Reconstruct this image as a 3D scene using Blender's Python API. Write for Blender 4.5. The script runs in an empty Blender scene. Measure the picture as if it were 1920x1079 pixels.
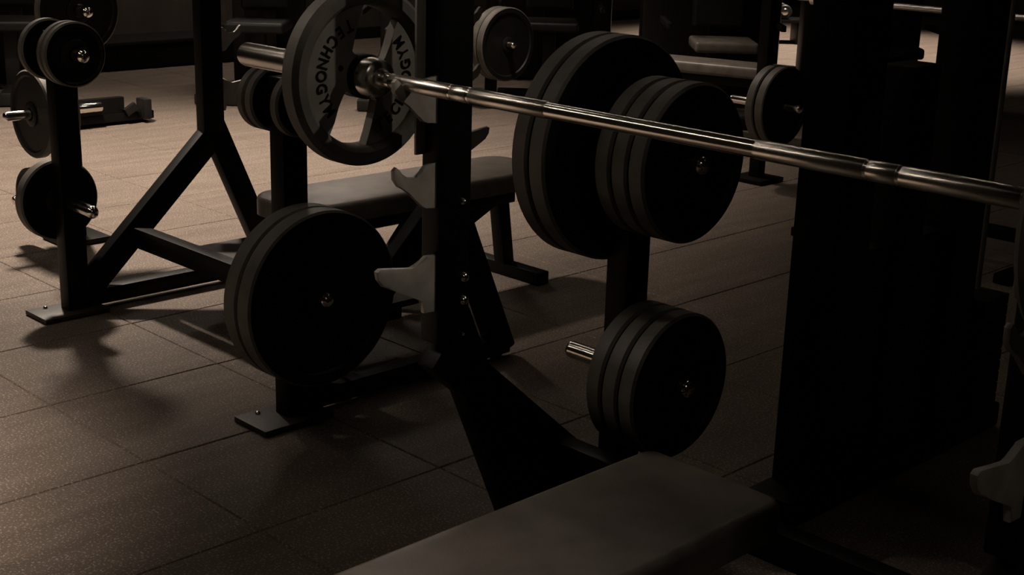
import bpy, bmesh, math, random
from mathutils import Vector, Matrix

random.seed(11)
SC = bpy.context.scene
COL = SC.collection

# ------------------------------------------------------------------ camera
cam_d = bpy.data.cameras.new('camera')
cam = bpy.data.objects.new('camera', cam_d)
COL.objects.link(cam)
FPX = 2586.7
cam_d.sensor_width = 36.0
cam_d.lens = FPX / 1920.0 * 36.0
cam_d.clip_start = 0.02
cam_d.clip_end = 100
right = Vector((0.697, 0.717, 0.027))
down = Vector((0.221, -0.178, -0.959))
fwd = Vector((-0.682, 0.674, -0.283))
fwd.normalize()
right = (right - fwd * right.dot(fwd)).normalized()
up = right.cross(fwd).normalized()
m = Matrix((right, up, -fwd)).transposed().to_4x4()
m.translation = Vector((1.378, -1.647, 1.45))
cam.matrix_world = m
SC.camera = cam

# ------------------------------------------------------------------ world, view
w = bpy.data.worlds.new('world')
SC.world = w
w.use_nodes = True
w.node_tree.nodes['Background'].inputs[0].default_value = (1.0, 0.85, 0.7, 1)
w.node_tree.nodes['Background'].inputs[1].default_value = 0.0006
SC.view_settings.view_transform = 'Standard'
SC.view_settings.look = 'None'
SC.view_settings.exposure = 0.0
SC.view_settings.gamma = 1.0
SC.view_settings.use_curve_mapping = False

# ceiling lamps: (x, y, size x, size y, radiance of the diffuser)
WARM = (1.0, 0.84, 0.70)
LAMPS = [
    ('warm ceiling light above the machines along the far wall', -7.4, 4.6, 0.30, 1.2, 40.0),
    ('dim added fill light behind the viewer on the right', 2.6, -1.0, 1.2, 0.30, 5.0),  # unseen fill, added to lift the faces turned to the right
    ('long thin linear ceiling light over the storage posts', -2.9, 2.4, 5.0, 0.008, 34.0),
    ('long thin linear ceiling light over the left foreground floor', -3.6, -1.5, 4.8, 0.010, 52.0),
    ('short thin linear ceiling light left of the barbell line', -3.9, 0.15, 4.0, 0.007, 40.0),
]
# recessed spots: (label, x, y, z, target, power, cone deg, blend, radius)
SPOTS = [
    ('recessed spotlight over the bare floor at the lower left', -2.30, -1.45, 3.16, (-2.25, -1.35, 0.0), 1300.0, 55, 1.0, 0.05),
    ('added spotlight brightening the barbell plate rim from the left', -2.3, -1.2, 3.16, (-0.77, -0.07, 1.16), 60.0, 14, 0.8, 0.05),  # unseen helper spot, added to light the plate rim
    ('large recessed downlight over the open floor behind the far left post', -4.95, 1.30, 3.16, (-4.80, 1.35, 0.0), 1350.0, 100, 0.75, 0.13),
    ('added narrow accent spotlight on the barbell plate from the right', 1.6, 2.3, 3.16, (-0.68, -0.12, 0.96), 115.0, 15, 0.7, 0.04),  # helper accent, coned to light only plate, upright and hooks
    ('added spotlight brightening the near bench pad', -0.10, -1.35, 3.16, (-0.14, -0.72, 0.43), 85.0, 31, 1.0, 0.05),  # helper put in to brighten the pad with little floor spill
    ('recessed downlight at the far end of the hall', -5.8, 9.6, 3.16, (-5.8, 9.6, 0.0), 1500.0, 84, 0.5, 0.10),
    ('added downlight brightening the gap before the machine row', -4.5, 3.9, 3.16, (-4.4, 3.8, 0.0), 320.0, 84, 0.8, 0.15),  # helper put in to raise the floor brightness here
]

# ------------------------------------------------------------------ materials
def new_mat(name):
    mt = bpy.data.materials.new(name)
    mt.use_nodes = True
    nt = mt.node_tree
    b = nt.nodes['Principled BSDF']
    return mt, nt, b

def mat(name, col, rough=0.5, metal=0.0, spec=0.5, var=0.25, scale=14.0, bump=0.0, bscale=300.0, stretch=(1, 1, 1), rvar=0.0):
    mt, nt, b = new_mat(name)
    tc = nt.nodes.new('ShaderNodeTexCoord')
    mp = nt.nodes.new('ShaderNodeMapping')
    mp.inputs['Scale'].default_value = stretch
    nt.links.new(tc.outputs['Object'], mp.inputs['Vector'])
    n = nt.nodes.new('ShaderNodeTexNoise')
    n.inputs['Scale'].default_value = scale
    n.inputs['Detail'].default_value = 4
    nt.links.new(mp.outputs['Vector'], n.inputs['Vector'])
    r = nt.nodes.new('ShaderNodeValToRGB')
    a = tuple(c * (1 - var) for c in col) + (1,)
    z = tuple(min(1, c * (1 + var)) for c in col) + (1,)
    r.color_ramp.elements[0].position = 0.3
    r.color_ramp.elements[1].position = 0.7
    r.color_ramp.elements[0].color = a
    r.color_ramp.elements[1].color = z
    nt.links.new(n.outputs['Fac'], r.inputs['Fac'])
    nt.links.new(r.outputs['Color'], b.inputs['Base Color'])
    b.inputs['Roughness'].default_value = rough
    b.inputs['Metallic'].default_value = metal
    b.inputs['Specular IOR Level'].default_value = spec
    if rvar:
        mr = nt.nodes.new('ShaderNodeMapRange')
        mr.inputs['To Min'].default_value = rough - rvar
        mr.inputs['To Max'].default_value = rough + rvar
        nt.links.new(n.outputs['Fac'], mr.inputs['Value'])
        nt.links.new(mr.outputs['Result'], b.inputs['Roughness'])
    if bump:
        n2 = nt.nodes.new('ShaderNodeTexNoise')
        n2.inputs['Scale'].default_value = bscale
        n2.inputs['Detail'].default_value = 2
        nt.links.new(mp.outputs['Vector'], n2.inputs['Vector'])
        bp = nt.nodes.new('ShaderNodeBump')
        bp.inputs['Strength'].default_value = bump
        bp.inputs['Distance'].default_value = 0.002
        nt.links.new(n2.outputs['Fac'], bp.inputs['Height'])
        nt.links.new(bp.outputs['Normal'], b.inputs['Normal'])
    return mt

def floor_mat(name, col):
    """dark rubber with a warm tone, fine crumb specks and streaky reflections painted into the colour"""
    mt, nt, b = new_mat(name)
    tc = nt.nodes.new('ShaderNodeTexCoord')
    geo = nt.nodes.new('ShaderNodeNewGeometry')
    mp = nt.nodes.new('ShaderNodeMapping')
    mp.inputs['Scale'].default_value = (7.0, 0.9, 1.0)
    nt.links.new(geo.outputs['Position'], mp.inputs['Vector'])
    st = nt.nodes.new('ShaderNodeTexNoise')  # stretched noise paints streaks of reflected light into the tile colour
    st.inputs['Scale'].default_value = 2.2
    st.inputs['Detail'].default_value = 6
    nt.links.new(mp.outputs['Vector'], st.inputs['Vector'])
    r1 = nt.nodes.new('ShaderNodeValToRGB')
    r1.color_ramp.elements[0].position = 0.35
    r1.color_ramp.elements[1].position = 0.68
    r1.color_ramp.elements[0].color = tuple(c * 0.88 for c in col) + (1,)
    r1.color_ramp.elements[1].color = tuple(c * 1.12 for c in col) + (1,)
    nt.links.new(st.outputs['Fac'], r1.inputs['Fac'])
    sp = nt.nodes.new('ShaderNodeTexNoise')
    sp.inputs['Scale'].default_value = 170.0
    sp.inputs['Detail'].default_value = 1
    nt.links.new(geo.outputs['Position'], sp.inputs['Vector'])
    r2 = nt.nodes.new('ShaderNodeValToRGB')
    r2.color_ramp.elements[0].position = 0.56
    r2.color_ramp.elements[1].position = 0.72
    r2.color_ramp.elements[0].color = (0.72, 0.72, 0.72, 1)
    r2.color_ramp.elements[1].color = (1.9, 1.9, 1.85, 1)
    nt.links.new(sp.outputs['Fac'], r2.inputs['Fac'])
    mx = nt.nodes.new('ShaderNodeMix')
    mx.data_type = 'RGBA'
    mx.blend_type = 'MULTIPLY'
    mx.inputs[0].default_value = 1.0
    nt.links.new(r1.outputs['Color'], mx.inputs[6])
    nt.links.new(r2.outputs['Color'], mx.inputs[7])
    nt.links.new(mx.outputs[2], b.inputs['Base Color'])
    b.inputs['Roughness'].default_value = 0.60
    b.inputs['Specular IOR Level'].default_value = 0.09
    bp = nt.nodes.new('ShaderNodeBump')
    bp.inputs['Strength'].default_value = 0.25
    bp.inputs['Distance'].default_value = 0.002
    nt.links.new(sp.outputs['Fac'], bp.inputs['Height'])
    nt.links.new(bp.outputs['Normal'], b.inputs['Normal'])
    return mt

def emit_mat(name, col, strength):
    mt, nt, b = new_mat(name)
    b.inputs['Base Color'].default_value = (0.8, 0.8, 0.8, 1)
    b.inputs['Emission Color'].default_value = tuple(col) + (1,)
    b.inputs['Emission Strength'].default_value = strength
    return mt

def knurl_mat(name):
    mt, nt, b = new_mat(name)
    b.inputs['Base Color'].default_value = (0.90, 0.86, 0.79, 1)
    b.inputs['Metallic'].default_value = 1.0
    b.inputs['Roughness'].default_value = 0.24
    tc = nt.nodes.new('ShaderNodeTexCoord')
    ms = []
    for ang in (0.6, -0.6):
        mp = nt.nodes.new('ShaderNodeMapping')
        mp.inputs['Rotation'].default_value = (0, 0, ang)
        nt.links.new(tc.outputs['Object'], mp.inputs['Vector'])
        wv = nt.nodes.new('ShaderNodeTexWave')
        wv.inputs['Scale'].default_value = 160.0
        nt.links.new(mp.outputs['Vector'], wv.inputs['Vector'])
        ms.append(wv)
    ad = nt.nodes.new('ShaderNodeMath')
    ad.operation = 'ADD'
    nt.links.new(ms[0].outputs['Fac'], ad.inputs[0])
    nt.links.new(ms[1].outputs['Fac'], ad.inputs[1])
    bp = nt.nodes.new('ShaderNodeBump')
    bp.inputs['Strength'].default_value = 0.15
    bp.inputs['Distance'].default_value = 0.0004
    nt.links.new(ad.outputs[0], bp.inputs['Height'])
    nt.links.new(bp.outputs['Normal'], b.inputs['Normal'])
    return mt

M = {
    'paint': mat('black_powder_coat', (0.0032, 0.0030, 0.0028), 0.42, spec=0.14, bump=0.08),
    'rubber': mat('black_rubber', (0.007, 0.0066, 0.006), 0.5, spec=0.22, bump=0.15, bscale=180),
    'rim_lit': mat('lit_rubber_rim', (0.10, 0.093, 0.081), 0.55, spec=0.35, bump=0.2, bscale=120),  # lighter copy of the plate rubber; light on the rims put into colour
    'web': mat('grey_coated_plate', (0.16, 0.152, 0.132), 0.55, spec=0.35, bump=0.1),
    'letter': mat('dark_letter_relief', (0.003, 0.003, 0.003), 0.7, spec=0.1),
    'steel': mat('brushed_grey_steel', (0.36, 0.345, 0.31), 0.45, metal=0.3, bump=0.05),
    'chrome': mat('polished_chrome', (0.92, 0.88, 0.82), 0.15, metal=1.0, var=0.04),
    'chrome_soft': mat('satin_chrome', (0.74, 0.70, 0.65), 0.24, metal=1.0, var=0.06, bump=0.05),
    'knurl': knurl_mat('knurled_chrome'),
    'gap': mat('groove_black', (0.004, 0.004, 0.004), 0.6, spec=0.2),
    'pad': mat('grey_brown_vinyl', (0.12, 0.105, 0.090), 0.42, spec=0.45, bump=0.12, bscale=220),
    'pad_side': mat('dark_vinyl_side', (0.006, 0.0055, 0.005), 0.5, spec=0.3, bump=0.12, bscale=220),
    'tray': mat('grey_step_plate', (0.030, 0.026, 0.023), 0.5, spec=0.4, bump=0.3, bscale=90),
    'floor': floor_mat('rubber_tile', (0.146, 0.118, 0.098)),
    'joint': mat('joint_filler', (0.10, 0.083, 0.068), 0.8, spec=0.1),
    'wall': mat('dark_brown_plaster', (0.040, 0.033, 0.027), 0.8, spec=0.2, scale=3, bump=0.15, bscale=40),
    'ceil': mat('dark_ceiling_board', (0.030, 0.026, 0.022), 0.85, spec=0.2, scale=4),
    'lampbody': mat('lamp_housing', (0.25, 0.24, 0.22), 0.5),
    'frame2': mat('charcoal_machine_frame', (0.006, 0.0056, 0.005), 0.4, spec=0.35),
    'pale': mat('dull_grey_rod', (0.10, 0.095, 0.085), 0.55),
}

# ------------------------------------------------------------------ mesh helpers
class MB:
    def __init__(self):
        self.bm = bmesh.new()

    def _bevel(self, verts, bev, seg=2):
        if bev > 0:
            es = set()
            for v in verts:
                for e in v.link_edges:
                    es.add(e)
            bmesh.ops.bevel(self.bm, geom=list(es), offset=bev, segments=seg, affect='EDGES', profile=0.6)

    def box(self, c, s, bev=0.0, rot=None, seg=2):
        mtx = Matrix.Translation(Vector(c))
        if rot is not None:
            mtx = mtx @ rot
        mtx = mtx @ Matrix.Diagonal((s[0], s[1], s[2], 1))
        r = bmesh.ops.create_cube(self.bm, size=1.0, matrix=mtx)
        self._bevel(r['verts'], bev, seg)
        return self

    def beam(self, p0, p1, wx, wt, bev=0.004, side=(1, 0, 0)):
        """rectangular tube from p0 to p1: wx wide along `side`, wt across"""
        p0, p1 = Vector(p0), Vector(p1)
        d = p1 - p0
        L = d.length
        z = d.normalized()
        x = Vector(side)
        x = (x - z * x.dot(z)).normalized()
        y = z.cross(x)
        rot = Matrix((x, y, z)).transposed().to_4x4()
        return self.box((p0 + p1) / 2, (wx, wt, L), bev, rot)

    def lathe(self, prof, axis='X', o=(0, 0, 0), seg=48, closed=False):
        """prof = [(a, r)...] along the axis; r == 0 closes with a point"""
        bm = self.bm
        o = Vector(o)
        rings = []
        for a, r in prof:
            ring = []
            n = 1 if r <= 1e-7 else seg
            for i in range(n):
                t = 2 * math.pi * i / seg
                u, v = r * math.cos(t), r * math.sin(t)
                if axis == 'X':
                    p = Vector((a, u, v))
                elif axis == 'Y':
                    p = Vector((u, a, v))
                else:
                    p = Vector((u, v, a))
                ring.append(bm.verts.new(o + p))
            rings.append(ring)
        pairs = list(zip(rings[:-1], rings[1:]))
        if closed:
            pairs.append((rings[-1], rings[0]))
        for A, B in pairs:
            for i in range(seg):
                j = (i + 1) % seg
                if len(A) == 1 and len(B) == 1:
                    continue
                if len(A) == 1:
                    bm.faces.new((A[0], B[i], B[j]))
                elif len(B) == 1:
                    bm.faces.new((A[i], B[0], A[j]))
                else:
                    bm.faces.new((A[i], B[i], B[j], A[j]))
        return self

    def tube(self, pts, r, seg=12):
        """round tube along a polyline, capped"""
        bm = self.bm
        pts = [Vector(p) for p in pts]
        rings = []
        n = len(pts)
        ref = Vector((0, 0, 1))
        for i, p in enumerate(pts):
            d = (pts[min(i + 1, n - 1)] - pts[max(i - 1, 0)]).normalized()
            rr = ref if abs(d.dot(ref)) < 0.95 else Vector((1, 0, 0))
            x = (rr - d * rr.dot(d)).normalized()
            y = d.cross(x)
            rings.append([bm.verts.new(p + x * (r * math.cos(2 * math.pi * k / seg)) + y * (r * math.sin(2 * math.pi * k / seg))) for k in range(seg)])
        for A, B in zip(rings[:-1], rings[1:]):
            for k in range(seg):
                j = (k + 1) % seg
                bm.faces.new((A[k], A[j], B[j], B[k]))
        bm.faces.new(rings[0][::-1])
        bm.faces.new(rings[-1])
        return self

    def prism(self, poly, x0, x1, bev=0.0):
        """polygon in the local YZ plane extruded along X"""
        bm = self.bm
        a = [bm.verts.new((x0, p[0], p[1])) for p in poly]
        b = [bm.verts.new((x1, p[0], p[1])) for p in poly]
        n = len(poly)
        bm.faces.new(a[::-1])
        bm.faces.new(b)
        for i in range(n):
            j = (i + 1) % n
            bm.faces.new((a[i], a[j], b[j], b[i]))
        if bev:
            es = set()
            for ring in (a, b):
                for i in range(n):
                    e = bm.edges.get((ring[i], ring[(i + 1) % n]))
                    if e:
                        es.add(e)
            bmesh.ops.bevel(bm, geom=list(es), offset=bev, segments=2, affect='EDGES', profile=0.6)
        return self

    def mesh(self, name, mt, smooth=True, angle=40):
        bmesh.ops.recalc_face_normals(self.bm, faces=self.bm.faces)
        me = bpy.data.meshes.new(name)
        self.bm.to_mesh(me)
        self.bm.free()
        me.materials.append(mt)
        if smooth:
            for p in me.polygons:
                p.use_smooth = True
            me.set_sharp_from_angle(angle=math.radians(angle))
        return me

    def build(self, name, mt, parent=None, smooth=True, label=None, loc=None):
        o = bpy.data.objects.new(name, self.mesh(name, mt, smooth))
        COL.objects.link(o)
        if parent is not None:
            o.parent = parent
        if loc is not None:
            o.location = loc
        if label:
            o['label'] = label
        return o

def tag(o, label, cat, group=None):
    o['label'] = label
    o['category'] = cat
    if group:
        o['group'] = group
    return o

def thing(name, loc, rz=0.0, label=None, cat=None, group=None):
    o = bpy.data.objects.new(name, None)
    o.empty_display_size = 0.1
    COL.objects.link(o)
    o.location = loc
    o.rotation_euler = (0, 0, rz)
    if label:
        tag(o, label, cat, group)
    return o

def copy_tree(o, parent=None):
    c = o.copy()
    COL.objects.link(c)
    c.parent = parent
    for ch in list(o.children):
        copy_tree(ch, c)
    return c

def struct(o):
    o['kind'] = 'structure'
    return o

# ------------------------------------------------------------------ room
X0, X1, Y0, Y1, H = -8.9, 5.2, -5.2, 14.0, 3.2
f = MB().box(((X0 + X1) / 2, (Y0 + Y1) / 2, -0.06), (X1 - X0, Y1 - Y0, 0.1124)).build('floor', M['joint'], smooth=False)
struct(f)
f['label'] = 'brown rubber tiled gym floor'
PX, PY = 0.5165, 0.5445
JX, JY = -1.581, -0.0215           # one joint crossing
gap = 0.0014
tile_me = MB().box((0, 0, -0.0065), (PX - gap, PY - gap, 0.013), 0.0035, seg=1).mesh('tile', M['floor'], smooth=False)
spots = []
for i in range(-14, 13):
    for j in range(-9, 26):
        cx, cy = JX + (i + 0.5) * PX, JY + (j + 0.5) * PY
        if cx - PX / 2 < X0 or cx + PX / 2 > X1 or cy - PY / 2 < Y0 or cy + PY / 2 > Y1:
            continue
        v = Vector((cx, cy, 0)) - Vector(cam.location)
        c = (v.dot(right), v.dot(up), v.dot(fwd))
        vis = c[2] > 0.5 and abs(c[0] / c[2]) < 0.46 and -0.30 < c[1] / c[2] < 0.28
        spots.append((0 if vis else 1, v.length, cx, cy))
spots.sort()
rest = MB()
for k, (nv, d, cx, cy) in enumerate(spots):
    if k < 300 and nv == 0:
        t = bpy.data.objects.new('tile', tile_me)
        COL.objects.link(t)
        t.parent = f
        t.location = (cx, cy, random.uniform(-0.0008, 0.0004))
        t.rotation_euler = (random.uniform(-0.0015, 0.0015), random.uniform(-0.0015, 0.0015), 0)
    else:
        rest.box((cx, cy, -0.0065), (PX - gap, PY - gap, 0.013))
ro = rest.build('outer_tiles', M['floor'], f, smooth=False)
ro['kind'] = 'stuff'

def wall(name, c, s):
    return struct(MB().box(c, s).build(name, M['wall'], smooth=False))
wall('wall_left', (X0 - 0.05, (Y0 + Y1) / 2, H / 2), (0.1, Y1 - Y0, H))
wall('wall_right', (X1 + 0.05, (Y0 + Y1) / 2, H / 2), (0.1, Y1 - Y0, H))
wall('wall_front', ((X0 + X1) / 2, Y0 - 0.05, H / 2), (X1 - X0 + 0.2, 0.1, H))
wall('wall_back', ((X0 + X1) / 2, Y1 + 0.05, H / 2), (X1 - X0 + 0.2, 0.1, H))
struct(MB().box(((X0 + X1) / 2, (Y0 + Y1) / 2, H + 0.05), (X1 - X0 + 0.2, Y1 - Y0 + 0.2, 0.1)).build('ceiling', M['ceil'], smooth=False))
struct(MB().box((X0 + 0.012, (Y0 + Y1) / 2, 0.05), (0.024, Y1 - Y0, 0.10), 0.004).build('baseboard_left', M['gap'], smooth=False))
struct(MB().box(((X0 + X1) / 2, Y1 - 0.012, 0.05), (X1 - X0, 0.024, 0.10), 0.004).build('baseboard_back', M['gap'], smooth=False))

# ------------------------------------------------------------------ lamps
for lab, x, y, sx, sy, rad in LAMPS:
    L = thing('ceiling_light', (x, y, H), 0, lab, 'ceiling light', 'ceiling lights')
    MB().box((0, 0, -0.03), (sx + 0.05, sy + 0.05, 0.058), 0.004).build('housing', M['lampbody'], L, smooth=False)
    MB().box((0, 0, -0.064), (sx, sy, 0.012), 0.003).build('diffuser', emit_mat('lamp_diffuser', WARM, rad), L, smooth=False, label='glowing warm white diffuser')
for lab, x, y, z, tgt, pw, cone, bl, rad in SPOTS:
    L = thing('recessed_spotlight', (x, y, H), 0, lab, 'spotlight', 'recessed spotlights')
    MB().lathe([(-0.012, 0.052), (-0.012, 0.068), (-0.001, 0.072), (-0.001, 0.052)], 'Z', seg=32, closed=True).build('trim_ring', M['lampbody'], L)
    MB().lathe([(-0.006, 0.0), (-0.006, 0.051), (-0.002, 0.051), (-0.002, 0.0)], 'Z', seg=32).build('lens', emit_mat('spot_lens', WARM, 3.0), L)
    ld = bpy.data.lights.new('spot_lamp', 'SPOT')
    ld.energy = pw
    ld.color = WARM
    ld.spot_size = math.radians(cone)
    ld.spot_blend = bl
    ld.shadow_soft_size = rad
    lo = bpy.data.objects.new('spot_lamp', ld)
    COL.objects.link(lo)
    lo.parent = L
    d = Vector(tgt) - Vector((x, y, z))
    lo.location = (0, 0, z - H - 0.02)
    lo.rotation_euler = d.to_track_quat('-Z', 'Y').to_euler()

# ------------------------------------------------------------------ weight plates
PLATE_PROTO = {}
def rubber_plate_meshes(r, t):
    """solid rubber disc with raised lip and steel hub ring; axis X, centred"""
    key = (round(r, 3), round(t, 3))
    if key in PLATE_PROTO:
        return PLATE_PROTO[key]
    h = t / 2
    b = min(0.006, t * 0.18)
    lip = 0.16 * r
    rec = min(0.008, t * 0.2)
    face = [(-h + rec, 0.026), (-h + rec, r - lip), (-h, r - lip + 0.006), (-h, r - b), (h, r - b), (h, r - lip + 0.006), (h - rec, r - lip), (h - rec, 0.026)]
    disc = MB().lathe(face, 'X', seg=72, closed=True).mesh('disc', M['rubber'])
    rim = MB().lathe([(-h, r - b - 0.0005), (-h + b, r), (h - b, r), (h, r - b - 0.0005)], 'X', seg=72, closed=True).mesh('rim', M['rim_lit'])
    hub = MB().lathe([(-h, 0.0255), (-h, 0.045), (-h + 0.003, 0.049), (h - 0.003, 0.049), (h, 0.045), (h, 0.0255)], 'X', seg=40, closed=True).mesh('hub', M['rubber'])
    PLATE_PROTO[key] = (disc, rim, hub)
    return PLATE_PROTO[key]

def plate(x, y, z, r, t, label, group, tilt=0.0):
    e = thing('weight_plate', (x, y, z), 0, label, 'weight plate', group)
    e.rotation_euler = (random.uniform(0, 6.28), 0, tilt)
    for nm, me in zip(('disc', 'rim', 'hub'), rubber_plate_meshes(r, t)):
        o = bpy.data.objects.new(nm, me)
        COL.objects.link(o)
        o.parent = e
    return e

def text_mesh(ch):
    cu = bpy.data.curves.new('glyph', 'FONT')
    cu.body = ch
    cu.size = 1.0
    cu.align_x = 'CENTER'
    cu.align_y = 'CENTER'
    cu.offset = 0.018
    cu.extrude = 0.06
    ob = bpy.data.objects.new('glyph', cu)
    COL.objects.link(ob)
    bpy.context.view_layer.update()
    dg = bpy.context.evaluated_depsgraph_get()
    me = bpy.data.meshes.new_from_object(ob.evaluated_get(dg))
    bpy.data.objects.remove(ob)
    bpy.data.curves.remove(cu)
    return me

def arc(r, a0, a1, n):
    return [(r * math.cos(math.radians(a0 + (a1 - a0) * i / n)), r * math.sin(math.radians(a0 + (a1 - a0) * i / n))) for i in range(n + 1)]

def rim_plate(x, label, face=1):
    """plate with heavy rim, two wide web panels, two hand windows and arched lettering; face = +1 looks to +X"""
    e = thing('grip_weight_plate', (x, 0, 1.084), 0 if face > 0 else math.pi, label, 'weight plate', 'plates loaded on the barbell')
    R = 0.1725
    h = 0.024
    MB().lathe([(-h, 0.133), (-h, 0.164), (-h + 0.008, R), (h - 0.010, R), (h, 0.163), (h, 0.146), (h - 0.006, 0.139), (h - 0.013, 0.134)], 'X', seg=96, closed=True).build('rim', M['rim_lit'], e)
    # web panel outline in polar form: outer arc, straight window edges, fillets into the hub
    def panel(a0):
        out = arc(0.137, a0 + 90, a0 + 232, 40)
        low = [(0.11, 229), (0.085, 222), (0.062, 212), (0.052, 208), (0.047, 214), (0.046, 226), (0.043, 240)]
        hubarc = [(0.036, 235 - k * 14) for k in range(11)]
        top = [(0.040, 82), (0.041, 98), (0.043, 110), (0.049, 121), (0.058, 122), (0.080, 106), (0.110, 96)]
        pts = list(out)
        for r, a in low + hubarc + top:
            pts.append((r * math.cos(math.radians(a0 + a)), r * math.sin(math.radians(a0 + a))))
        return pts
    webs = []
    for k, a0 in enumerate((0, 180)):
        webs.append(MB().prism(panel(a0), -0.012, 0.010, 0.0015).build('web_panel', M['web'], e))
    MB().lathe([(-h, 0.0255), (-h, 0.043), (h - 0.004, 0.043), (h, 0.040), (h, 0.0255)], 'X', seg=48, closed=True).build('hub', M['rubber'], e)
    for wpi, a in ((0, 162), (1, 342)):
        c = (0.060 * math.cos(math.radians(a)), 0.060 * math.sin(math.radians(a)))
        MB().lathe([(0.0095, 0.0), (0.0112, 0.0), (0.0112, 0.0055), (0.0095, 0.0060)], 'X', o=(0, c[0], c[1]), seg=16).build('stud', M['letter'], webs[wpi])
    word = 'TECHNOGYM'
    for wi, base in ((0, 111.0), (1, 291.0)):
        bm = bmesh.new()
        for i, ch in enumerate(word):
            th = math.radians(base + i * 13.0)
            tm = text_mesh(ch)
            rdir = Vector((0, -math.sin(th), math.cos(th)))
            udir = Vector((0, -math.cos(th), -math.sin(th)))
            ndir = Vector((1, 0, 0))
            rot = Matrix((rdir * 0.0275, udir * 0.033, ndir * 0.02)).transposed().to_4x4()
            rot.translation = Vector((0.0105, 0.104 * math.cos(th), 0.104 * math.sin(th)))
            tm.transform(rot)
            bm.from_mesh(tm)
            bpy.data.meshes.remove(tm)
        me = bpy.data.meshes.new('lettering')
        bm.to_mesh(me)
        bm.free()
        me.materials.clear()
        me.materials.append(M['letter'])
        o = bpy.data.objects.new('lettering', me)
        COL.objects.link(o)
        o.parent = webs[wi]
        o['label'] = 'dark raised arched lettering'
    return e

# ------------------------------------------------------------------ barbell
B = thing('barbell', (0, 0, 1.084), 0, 'long chrome barbell with knurled grips resting across the near bench rack', 'barbell')
MB().lathe([(-0.640, 0.0), (-0.640, 0.0137), (0.640, 0.0137), (0.640, 0.0)], 'X', seg=40).build('shaft', M['chrome'], B)
for a, b in ((-0.622, -0.4555), (-0.4500, -0.4065), (-0.4010, -0.214), (0.212, 0.3945), (0.4000, 0.4445), (0.4500, 0.622)):
    MB().lathe([(a, 0.0136), (a, 0.0142), (a + 0.001, 0.0148), (b - 0.001, 0.0148), (b, 0.0142), (b, 0.0136)], 'X', seg=40).build('knurled_grip', M['knurl'], B)
for s in (-1, 1):
    MB().lathe([(s * 0.638, 0.0), (s * 0.638, 0.0140), (s * 0.652, 0.0205), (s * 0.656, 0.0205), (s * 0.656, 0.0)], 'X', seg=40).build('neck', M['chrome_soft'], B)
    MB().lathe([(s * 0.655, 0.0), (s * 0.655, 0.031), (s * 0.659, 0.036), (s * 0.672, 0.0385), (s * 0.690, 0.0385), (s * 0.690, 0.0)], 'X', seg=48).build('collar', M['chrome_soft'], B)
    sl = MB().lathe([(s * 0.689, 0.0), (s * 0.689, 0.0248), (s * 1.100, 0.0248), (s * 1.104, 0.0235), (s * 1.105, 0.0)], 'X', seg=40).build('sleeve', M['chrome_soft'], B)
    MB().lathe([(s * 1.1035, 0.0), (s * 1.1035, 0.017), (s * 1.1065, 0.016), (s * 1.1068, 0.0)], 'X', seg=32).build('end_cap', M['rubber'], sl)
rim_plate(-0.690 - 0.025, 'big grey-faced plate with arched lettering on the left end of the barbell', 1)
rim_plate(0.690 + 0.025, 'big grey-faced plate on the right end of the barbell', -1)

# ------------------------------------------------------------------ bench racks
HOOK = [(-0.036, 0.925), (-0.029, 0.931), (-0.020, 0.924), (-0.015, 0.914), (-0.002, 0.906), (0.019, 0.904), (0.028, 0.909), (0.034, 0.918), (0.042, 0.926), (0.073, 0.930), (0.073, 0.838), (0.044, 0.843), (0.034, 0.846), (0.018, 0.863), (0.004, 0.879), (-0.024, 0.893), (-0.035, 0.907)]
SPOTTER = [(-0.076, 0.736), (-0.067, 0.741), (0.010, 0.729), (0.021, 0.729), (0.046, 0.747), (0.073, 0.747), (0.073, 0.630), (0.041, 0.632), (0.039, 0.660), (-0.029, 0.689), (-0.060, 0.704), (-0.073, 0.720)]
TZ = (0.882, 0.378)

def peg(parent, x, y, z, s, ln):
    """storage peg pointing along s*X"""
    r = 0.0215
    prof = [(s * 0.02, 0.0), (s * 0.02, r), (s * (ln - 0.018), r)]
    for k in range(1, 7):
        a = math.pi / 2 * k / 6
        prof.append((s * (ln - 0.018 + 0.018 * math.sin(a)), r * math.cos(a)))
    prof[-1] = (s * ln, 0.0)
    return MB().lathe(prof, 'X', o=(x, y, z), seg=32).build('storage_peg', M['chrome'], parent)

def dome_bolt(parent, p, r=0.0105, axis='X', s=1):
    prof = [(0, 0.0), (0, r), (s * 0.002, r), (s * 0.005, r * 0.85), (s * 0.0075, r * 0.5), (s * 0.0085, 0.0)]
    return MB().lathe(prof, axis, o=p, seg=20).build('dome_bolt', M['chrome'], parent)

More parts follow.
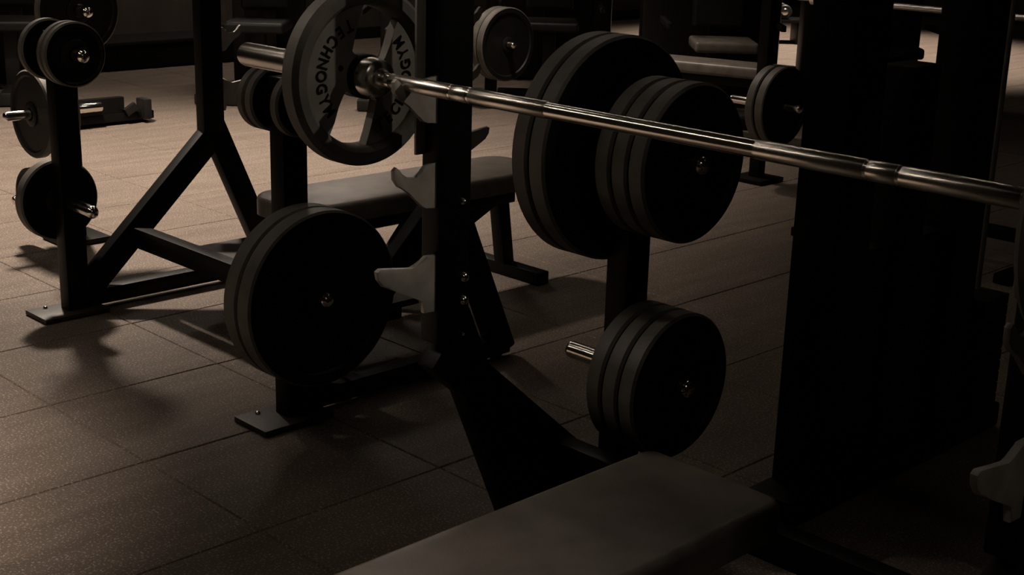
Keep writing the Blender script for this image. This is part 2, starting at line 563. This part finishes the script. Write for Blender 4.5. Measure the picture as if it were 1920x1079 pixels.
def rack(loc, rz, label, xs, txs, hook_off, ty, rear, front, step, shade_infill, pad_y, pad_len, pad_w, pad_x=0.0, pad_r=0.055):
    R = thing('bench_press_rack', loc, rz, label, 'bench rack', 'bench press racks')
    for s in (0, 1):
        x, tx = xs[s], txs[s]
        u = MB().box((x, 0.1125, 0.56 + 0.60), (0.052, 0.085, 1.20), 0.006).build('upright', M['paint'], R)
        for z in (0.690, 0.642):
            dome_bolt(u, (x + 0.026, 0.139, z))
        dome_bolt(u, (x + 0.026, 0.136, 0.572), 0.004)
        dome_bolt(u, (x + 0.026, 0.132, 0.845), 0.007)
        MB().box((x - 0.020, 0.060, 1.31), (0.006, 0.024, 0.74), 0.0015).build('wear_strip', M['steel'], R, label='thin bare steel edge strip')
        hx = x + hook_off[s]
        MB().prism([(a, z + 0.165) for a, z in HOOK], hx - 0.005, hx + 0.005, 0.002).build('bar_hook', M['steel'], R)
        MB().prism(HOOK, hx - 0.005, hx + 0.005, 0.002).build('bar_hook', M['steel'], R)
        MB().prism(SPOTTER, hx - 0.006, hx + 0.006, 0.003).build('spotter_hook', M['steel'], R)
        # legs
        MB().beam((x, 0.088, rear[2]), (tx, rear[0], rear[1]), 0.050, 0.088, 0.006).build('rear_leg', M['paint'], R)
        MB().beam((x, 0.118, 0.610), (x, front, 0.02), 0.050, 0.085, 0.006).build('front_leg', M['paint'], R)
        if shade_infill:
            MB().prism([(0.13, 0.49), (rear[0] - 0.04, 0.08), (rear[0] - 0.04, 0.03), (front, 0.03)], x - 0.012, x + 0.012, 0.002).build('shade_sheet', M['paint'], R)  # added dark sheet standing in for the shade between the legs
        # storage post
        p = MB().box((tx, ty, 0.475), (0.062, 0.078, 0.93), 0.006).build('storage_post', M['paint'], R)
        MB().box((tx, ty, 0.944), (0.060, 0.076, 0.008), 0.002).build('end_cap', M['rubber'], p)
        for z in TZ:
            peg(R, tx, ty, z, 1, 0.205)
            peg(R, tx, ty, z, -1, 0.175)
        yb = min(front, 0.2)
        MB().box((tx, (yb + ty) / 2, 0.045), (0.055, ty - yb + 0.02, 0.055), 0.005).build('floor_rail', M['paint'], R)
        MB().box((tx, ty + 0.03, 0.009), (0.150, 0.23, 0.016), 0.003).build('foot_plate', M['tray'], R)
        dome_bolt(R, (tx + 0.05, ty + 0.085, 0.017), 0.008, 'Z')
    MB().beam((xs[0], 0.43, 0.235), (xs[1], 0.43, 0.235), 0.07, 0.05, 0.005, side=(0, 0, 1)).build('cross_member', M['paint'], R)
    if step:
        wd = xs[1] - xs[0]
        MB().box((0, 0.22, 0.190), (wd - 0.30, 0.36, 0.022), 0.004).build('step_plate', M['tray'], R)
        MB().box((0, 0.22, 0.155), (wd - 0.40, 0.05, 0.05), 0.004).build('step_beam', M['paint'], R)
    # bench
    yc = pad_y - pad_len / 2
    mb = MB().box((pad_x, yc, 0.397), (pad_w, pad_len, 0.066))
    pd = mb.bm
    bmesh.ops.bevel(pd, geom=[e for e in pd.edges if abs(e.verts[0].co.z - e.verts[1].co.z) > 0.01], offset=pad_r, segments=6, affect='EDGES', profile=0.5)
    bmesh.ops.bevel(pd, geom=[e for e in pd.edges if abs(e.verts[0].co.z - e.verts[1].co.z) < 1e-5 and e.verts[0].co.z > 0.42], offset=0.018, segments=4, affect='EDGES', profile=0.5)
    mb.build('bench_pad', M['pad'], R)
    MB().box((pad_x, yc, 0.358), (pad_w - 0.10, pad_len - 0.12, 0.014), 0.003).build('pad_board', M['pad_side'], R)
    MB().box((pad_x, yc, 0.318), (0.06, pad_len - 0.16, 0.070), 0.006).build('spine_beam', M['paint'], R)
    MB().beam((pad_x, pad_y - 0.62, 0.31), (pad_x, pad_y - 0.36, 0.02), 0.055, 0.055, 0.005).build('bench_leg', M['paint'], R)
    MB().beam((pad_x, pad_y - 0.98, 0.31), (pad_x, pad_y - 0.42, 0.05), 0.05, 0.05, 0.005).build('brace', M['paint'], R)
    MB().beam((pad_x, pad_y - pad_len + 0.14, 0.31), (pad_x, pad_y - pad_len + 0.10, 0.03), 0.055, 0.055, 0.005).build('bench_leg', M['paint'], R)
    MB().box((pad_x, pad_y - pad_len + 0.10, 0.025), (0.42, 0.06, 0.05), 0.006).build('bench_foot', M['paint'], R)
    MB().box((pad_x, pad_y - 0.36, 0.025), (0.36, 0.06, 0.05), 0.006).build('bench_foot', M['paint'], R)
    return R

rack((0, 0, 0), 0.0, 'near black bench press rack holding the barbell, with a grey bench pad in front', (-0.592, 0.622), (-0.580, 0.600), (0.014, 0.016),
     0.655, (0.660, 0.040, 0.545), 0.375, False, True, 0.250, 1.40, 0.316, pad_r=0.035)
rack((-2.216, 1.107, 0), math.pi, 'black bench press rack further left, standing behind the barbell plate', (-0.625, 0.625), (-0.629, 0.629), (0.014, 0.014),
     0.664, (0.640, 0.055, 0.575), -0.14, True, False, 0.237, 1.15, 0.330, pad_x=0.06, pad_r=0.09)

# plates on the storage posts
def stack(xs, y, z, r, t, labels, group):
    for x, lb in zip(xs, labels):
        plate(x, y, z, r, t, lb, group)

NX, NY = -0.58, 0.655
g = 'plates on the near rack storage post'
stack([-0.522, -0.475, -0.428], NY, TZ[0], 0.173, 0.044, ['innermost large black plate of three on the upper right peg under the bar', 'middle large black plate of three on the upper right peg under the bar', 'outermost large black plate of three on the upper right peg, behind a ball-ended peg tip'], g)
stack([-0.638, -0.690], NY, TZ[0], 0.252, 0.048, ['inner of two big black plates left of the near storage post, upper peg', 'outer of two big black plates left of the near storage post, upper peg'], g)
stack([-0.522, -0.475, -0.428], NY, TZ[1], 0.168, 0.044, ['innermost plate of the three dark plates low on the near storage post', 'middle plate of the three dark plates low on the near storage post', 'outermost plate of the three dark plates low on the near storage post'], g)
T2X, TY = -1.595, 0.443
g = 'plates on the middle storage post'
stack([-1.524, -1.462], TY, TZ[1], 0.239, 0.058, ['inner of two very large black plates low on the middle storage post', 'outer of two very large black plates low on the middle storage post'], g)
stack([-1.646, -1.684], TY, TZ[0], 0.086, 0.034, ['inner small black plate under the barbell sleeve on the middle post', 'outer small black plate under the barbell sleeve on the middle post'], g)
plate(-1.532, TY, TZ[0], 0.086, 0.034, 'small black plate right of the middle post, half behind the barbell plate', g)
T1X = -2.815
g = 'plates on the far left storage post'
stack([-2.780, -2.746], TY, TZ[0], 0.104, 0.030, ['inner of two small round plates at the top of the far left post', 'front small round plate with ball-ended peg at the top of the far left post'], g)
plate(-2.918, TY, TZ[0], 0.100, 0.034, 'small plate left of the far left post, behind its top', g)
plate(-2.930, TY, TZ[1], 0.138, 0.050, 'single medium plate low behind the far left post', g)

# ------------------------------------------------------------------ twin-column machine on the right
CX = -0.31
K = thing('cable_machine', (CX, 1.35, 0), 0, 'tall black twin-column machine behind the barbell on the right', 'gym machine')
for y in (-0.295, 0.265):
    MB().box((0, y, 1.10), (0.115, 0.150 if y < 0 else 0.14, 2.20), 0.008).build('column', M['paint'], K)
MB().box((0, -0.01, 2.17), (0.10, 0.56, 0.09), 0.008).build('top_beam', M['paint'], K)
MB().box((0, 0.05, 0.04), (0.13, 1.02, 0.07), 0.01).build('base', M['paint'], K)
MB().box((0, -0.01, 0.33), (0.05, 0.50, 0.60), 0.006).build('shroud', M['rubber'], K)
MB().box((0, -0.015, 0.54), (0.09, 0.125, 1.04), 0.008).build('carriage_post', M['paint'], K)
for y in (0.385, 0.46):
    MB().lathe([(0.08, 0.0), (0.08, 0.0085), (2.14, 0.0085), (2.14, 0.0)], 'Z', o=(0, y, 0), seg=16).build('guide_rod', M['pale'], K)
MB().box((0, 0.42, 2.15), (0.08, 0.22, 0.05), 0.005).build('rod_bracket', M['paint'], K)
for k in range(10):
    MB().box((0, 0.425, 0.11 + k * 0.032), (0.16, 0.13, 0.029), 0.003).build('stack_plate', M['rubber'], K)

# ------------------------------------------------------------------ plate trees and small things behind the racks
def post_tree(x, y, label, h=1.10, rz=0.0):
    R = thing('plate_tree', (x, y, 0), rz, label, 'plate tree', 'plate trees')
    MB().box((0, 0, h / 2 + 0.01), (0.06, 0.06, h), 0.005).build('post', M['paint'], R)
    MB().box((0, 0, 0.012), (0.20, 0.20, 0.022), 0.005).build('foot_plate', M['paint'], R)
    return R

def ypeg(parent, z, s, ln):
    r = 0.019
    prof = [(0.0, 0.0), (0.0, r), (s * (ln - 0.016), r), (s * (ln - 0.006), r * 0.8), (s * ln, 0.0)]
    return MB().lathe(prof, 'Y', o=(0, 0, z), seg=24).build('storage_peg', M['chrome'], parent)

def plate_y(x, y, z, r, t, label, group):
    e = plate(x, y, z, r, t, label, group)
    e.rotation_euler = (0, 0, math.pi / 2)
    return e

TA = (-3.72, 0.90)
A = post_tree(TA[0], TA[1], 'black plate tree half hidden behind the far left storage post')
ypeg(A, 0.53, -1, 0.27)
ypeg(A, 0.20, -1, 0.26)
peg(A, 0.0, 0.0, 0.93, 1, 0.22)
peg(A, 0.0, 0.0, 0.90, -1, 0.20)
g = 'plates on the tree at the left edge'
plate_y(TA[0], TA[1] - 0.145, 0.53, 0.172, 0.034, 'thin grey plate facing left on a tree at the left edge', g)
plate_y(TA[0], TA[1] - 0.055, 0.53, 0.172, 0.040, 'second grey plate on the left edge tree, beside the far left post', g)
plate_y(TA[0], TA[1] - 0.17, 0.20, 0.120, 0.040, 'small plate at the bottom of the left edge tree', g)
plate(TA[0] + 0.12, TA[1], 0.93, 0.165, 0.040, 'round black plate with a bright rim at the top left, above the small plates', g)

TB = (-5.30, 4.70)
A = post_tree(TB[0], TB[1], 'black plate tree behind the rack upright, right of the barbell plate')
peg(A, 0.0, 0.0, 0.42, 1, 0.22)
peg(A, 0.0, 0.0, 0.42, -1, 0.20)
g = 'plates on the tree behind the near upright'
plate(TB[0] + 0.07, TB[1], 0.42, 0.240, 0.055, 'inner dark plate on the tree behind the near upright', g)
plate(TB[0] + 0.132, TB[1], 0.42, 0.240, 0.055, 'outer dark plate on the tree behind the near upright', g)

TC = (-2.72, 4.15)
A = post_tree(TC[0], TC[1], 'black plate tree left of the twin-column machine')
peg(A, 0.0, 0.0, 0.40, 1, 0.24)
peg(A, 0.0, 0.0, 0.40, -1, 0.20)
g = 'plates on the tree beside the twin-column machine'
plate(TC[0] + 0.06, TC[1], 0.40, 0.200, 0.050, 'inner black plate beside the twin-column machine, under the bright floor patch', g)
plate(TC[0] + 0.118, TC[1], 0.40, 0.200, 0.050, 'outer black plate beside the twin-column machine, under the bright floor patch', g)

# low roller footrest on the floor behind the far left post
F = thing('roller_footrest', (-6.02, 2.26, 0), 0, 'low black footrest with a chrome roller on the floor behind the far left post', 'footrest')
MB().box((-0.05, 0.02, 0.045), (0.12, 0.62, 0.05), 0.008).build('base_bar', M['paint'], F)
MB().box((-0.02, -0.06, 0.115), (0.05, 0.40, 0.10), 0.006).build('carrier', M['paint'], F)
MB().lathe([(-0.24, 0.0), (-0.24, 0.026), (-0.235, 0.030), (-0.005, 0.030), (0.0, 0.026), (0.0, 0.0)], 'Y', o=(0.04, -0.03, 0.125), seg=28).build('roller', M['chrome'], F)
MB().box((0.0, 0.27, 0.085), (0.10, 0.05, 0.12), 0.008).build('end_block', M['rubber'], F)
MB().box((0.02, 0.17, 0.09), (0.03, 0.08, 0.05), 0.006, Matrix.Rotation(0.5, 4, 'X')).build('lever', M['frame2'], F)

C = thing('storage_box', (-8.30, 4.05, 0), 0, 'long low black box on the floor at the foot of the left wall', 'box')
MB().box((0, 0, 0.10), (0.45, 1.3, 0.18), 0.01).build('body', M['paint'], C)
MB().box((0, 0, 0.20), (0.47, 1.32, 0.03), 0.008).build('lid', M['rubber'], C)

# ------------------------------------------------------------------ background machines
def machine(x, y, rz, label, tower_h=1.7, arms=True, pads='pad_side', wide=0.62):
    R = thing('weight_machine', (x, y, 0), rz, label, 'gym machine', 'machines in the dark background')
    MB().box((0, 0.30, tower_h / 2), (wide, 0.22, tower_h), 0.03).build('weight_tower', M['frame2'], R)
    MB().box((0, 0.18, tower_h / 2), (wide * 0.7, 0.03, tower_h - 0.2), 0.01).build('tower_cover', M['rubber'], R)
    MB().box((0, -0.20, 0.05), (0.10, 1.30, 0.08), 0.01).build('floor_rail', M['frame2'], R)
    MB().box((0, -0.80, 0.04), (0.70, 0.09, 0.07), 0.01).build('front_foot', M['frame2'], R)
    MB().box((0, -0.42, 0.25), (0.09, 0.09, 0.40), 0.01).build('seat_post', M['frame2'], R)
    MB().box((0, -0.44, 0.48), (0.40, 0.40, 0.07), 0.025, seg=4).build('seat', M[pads], R)
    MB().box((0, -0.10, 0.86), (0.34, 0.08, 0.62), 0.03, Matrix.Rotation(math.radians(-9), 4, 'X'), seg=4).build('backrest', M['pad_side'], R)
    MB().box((0, 0.04, 0.72), (0.08, 0.08, 1.2), 0.008).build('back_post', M['frame2'], R)
    if arms:
        for s in (-1, 1):
            MB().tube([(s * 0.34, 0.20, tower_h - 0.25), (s * 0.42, -0.20, tower_h - 0.32), (s * 0.42, -0.42, 1.10), (s * 0.36, -0.50, 0.95)], 0.028).build('press_arm', M['frame2'], R)
            MB().tube([(s * 0.36, -0.50, 0.95), (s * 0.24, -0.52, 0.95)], 0.018).build('handle', M['chrome_soft'], R)
            MB().box((s * 0.36, -0.30, 0.60), (0.035, 0.5, 0.04), 0.008).build('side_rail', M['frame2'], R)
    return R

A45 = math.radians(45)
machine(-6.75, 3.95, A45, 'dark machine with pale gaps of floor around its legs, left of the barbell plate')
machine(-5.95, 4.65, A45, 'dark weight machine showing above the barbell plate')
machine(-5.80, 5.75, A45, 'dark weight machine behind the tree right of the near upright', wide=0.95)
machine(-4.35, 5.85, A45, 'dark weight machine with a pale saddle seat at the top centre', pads='pad', wide=0.95)
machine(-3.60, 6.55, A45, 'dark weight machine left of the bright floor patch at the top right', wide=0.8)
machine(-7.70, 2.55, math.radians(60), 'dark weight machine standing at the top left by the wall')

# far flat bench with a pale top
Fb = thing('flat_bench', (-3.75, 4.95, 0), math.radians(-75), 'low flat bench with a dull pale top in the top centre background', 'bench')
MB().box((0, 0, 0.42), (0.28, 1.1, 0.07), 0.02, seg=3).build('pad', M['pad'], Fb)
MB().box((0, 0, 0.35), (0.06, 0.95, 0.06), 0.006).build('spine_beam', M['paint'], Fb)
for s in (-1, 1):
    MB().box((0, s * 0.42, 0.17), (0.06, 0.06, 0.32), 0.006).build('leg', M['paint'], Fb)
    MB().box((0, s * 0.42, 0.02), (0.44, 0.06, 0.04), 0.006).build('foot', M['paint'], Fb)

# squat stand with a bar between the columns of the machine on the right
Q = thing('squat_stand', (-1.42, 3.50, 0), 0, 'black squat stand seen between the columns of the tall machine', 'squat stand')
for x in (-0.47, 0.47):
    MB().box((x, 0.06, 0.60), (0.06, 0.06, 1.16), 0.005).build('post', M['paint'], Q)
    MB().box((x, 0.06, 0.02), (0.07, 0.50, 0.04), 0.006).build('foot', M['paint'], Q)
    MB().prism([(-0.035, 1.02), (-0.025, 1.02), (-0.018, 0.985), (0.018, 0.985), (0.03, 1.03), (0.06, 1.03), (0.06, 0.94), (0.02, 0.95), (-0.03, 0.965)], x - 0.006, x + 0.006, 0.002).build('bar_hook', M['steel'], Q)
MB().box((0, 0.06, 0.14), (0.90, 0.05, 0.05), 0.005).build('cross_member', M['paint'], Q)
Bb = thing('barbell', (-1.42, 3.50, 1.0), 0, 'bare satin bar resting on the squat stand behind the tall machine', 'barbell')
MB().lathe([(-0.72, 0.0), (-0.72, 0.0145), (0.72, 0.0145), (0.72, 0.0)], 'X', seg=24).build('shaft', M['chrome_soft'], Bb)
for sg in (-1, 1):
    MB().lathe([(sg * 0.60, 0.0), (sg * 0.60, 0.030), (sg * 0.62, 0.030), (sg * 0.62, 0.0)], 'X', seg=24).build('collar', M['chrome_soft'], Bb)

# dumbbells on a low rack in the bright patch of floor at the far end
DR = thing('dumbbell_rack', (-6.75, 9.55, 0), A45, 'low black dumbbell rack on the bright floor at the far end', 'dumbbell rack')
MB().box((0, 0, 0.22), (1.00, 0.34, 0.03), 0.006).build('shelf', M['paint'], DR)
for x in (-0.45, 0.45):
    MB().box((x, 0, 0.105), (0.05, 0.32, 0.20), 0.006).build('leg', M['paint'], DR)
def dumbbell(off, label):
    c, sn = math.cos(A45), math.sin(A45)
    e = thing('dumbbell', (-6.75 + off * c, 9.55 + off * sn, 0.307), A45 + math.pi / 2, label, 'dumbbell', 'dumbbells on the far rack')
    MB().lathe([(-0.10, 0.0), (-0.10, 0.016), (0.10, 0.016), (0.10, 0.0)], 'X', seg=16).build('handle', M['chrome'], e)
    for sg in (-1, 1):
        MB().lathe([(sg * 0.065, 0.0), (sg * 0.065, 0.060), (sg * 0.075, 0.070), (sg * 0.150, 0.070), (sg * 0.160, 0.060), (sg * 0.160, 0.0)], 'X', seg=24).build('head', M['rubber'], e)
        MB().lathe([(sg * 0.160, 0.0), (sg * 0.160, 0.035), (sg * 0.168, 0.028), (sg * 0.170, 0.0)], 'X', seg=20).build('end_cap', M['chrome'], e)
dumbbell(-0.30, 'leftmost dumbbell on the far low rack')
dumbbell(0.0, 'middle dumbbell on the far low rack')
dumbbell(0.30, 'rightmost dumbbell on the far low rack')

SC.cycles.use_denoising = True
SC.cycles.max_bounces = 6
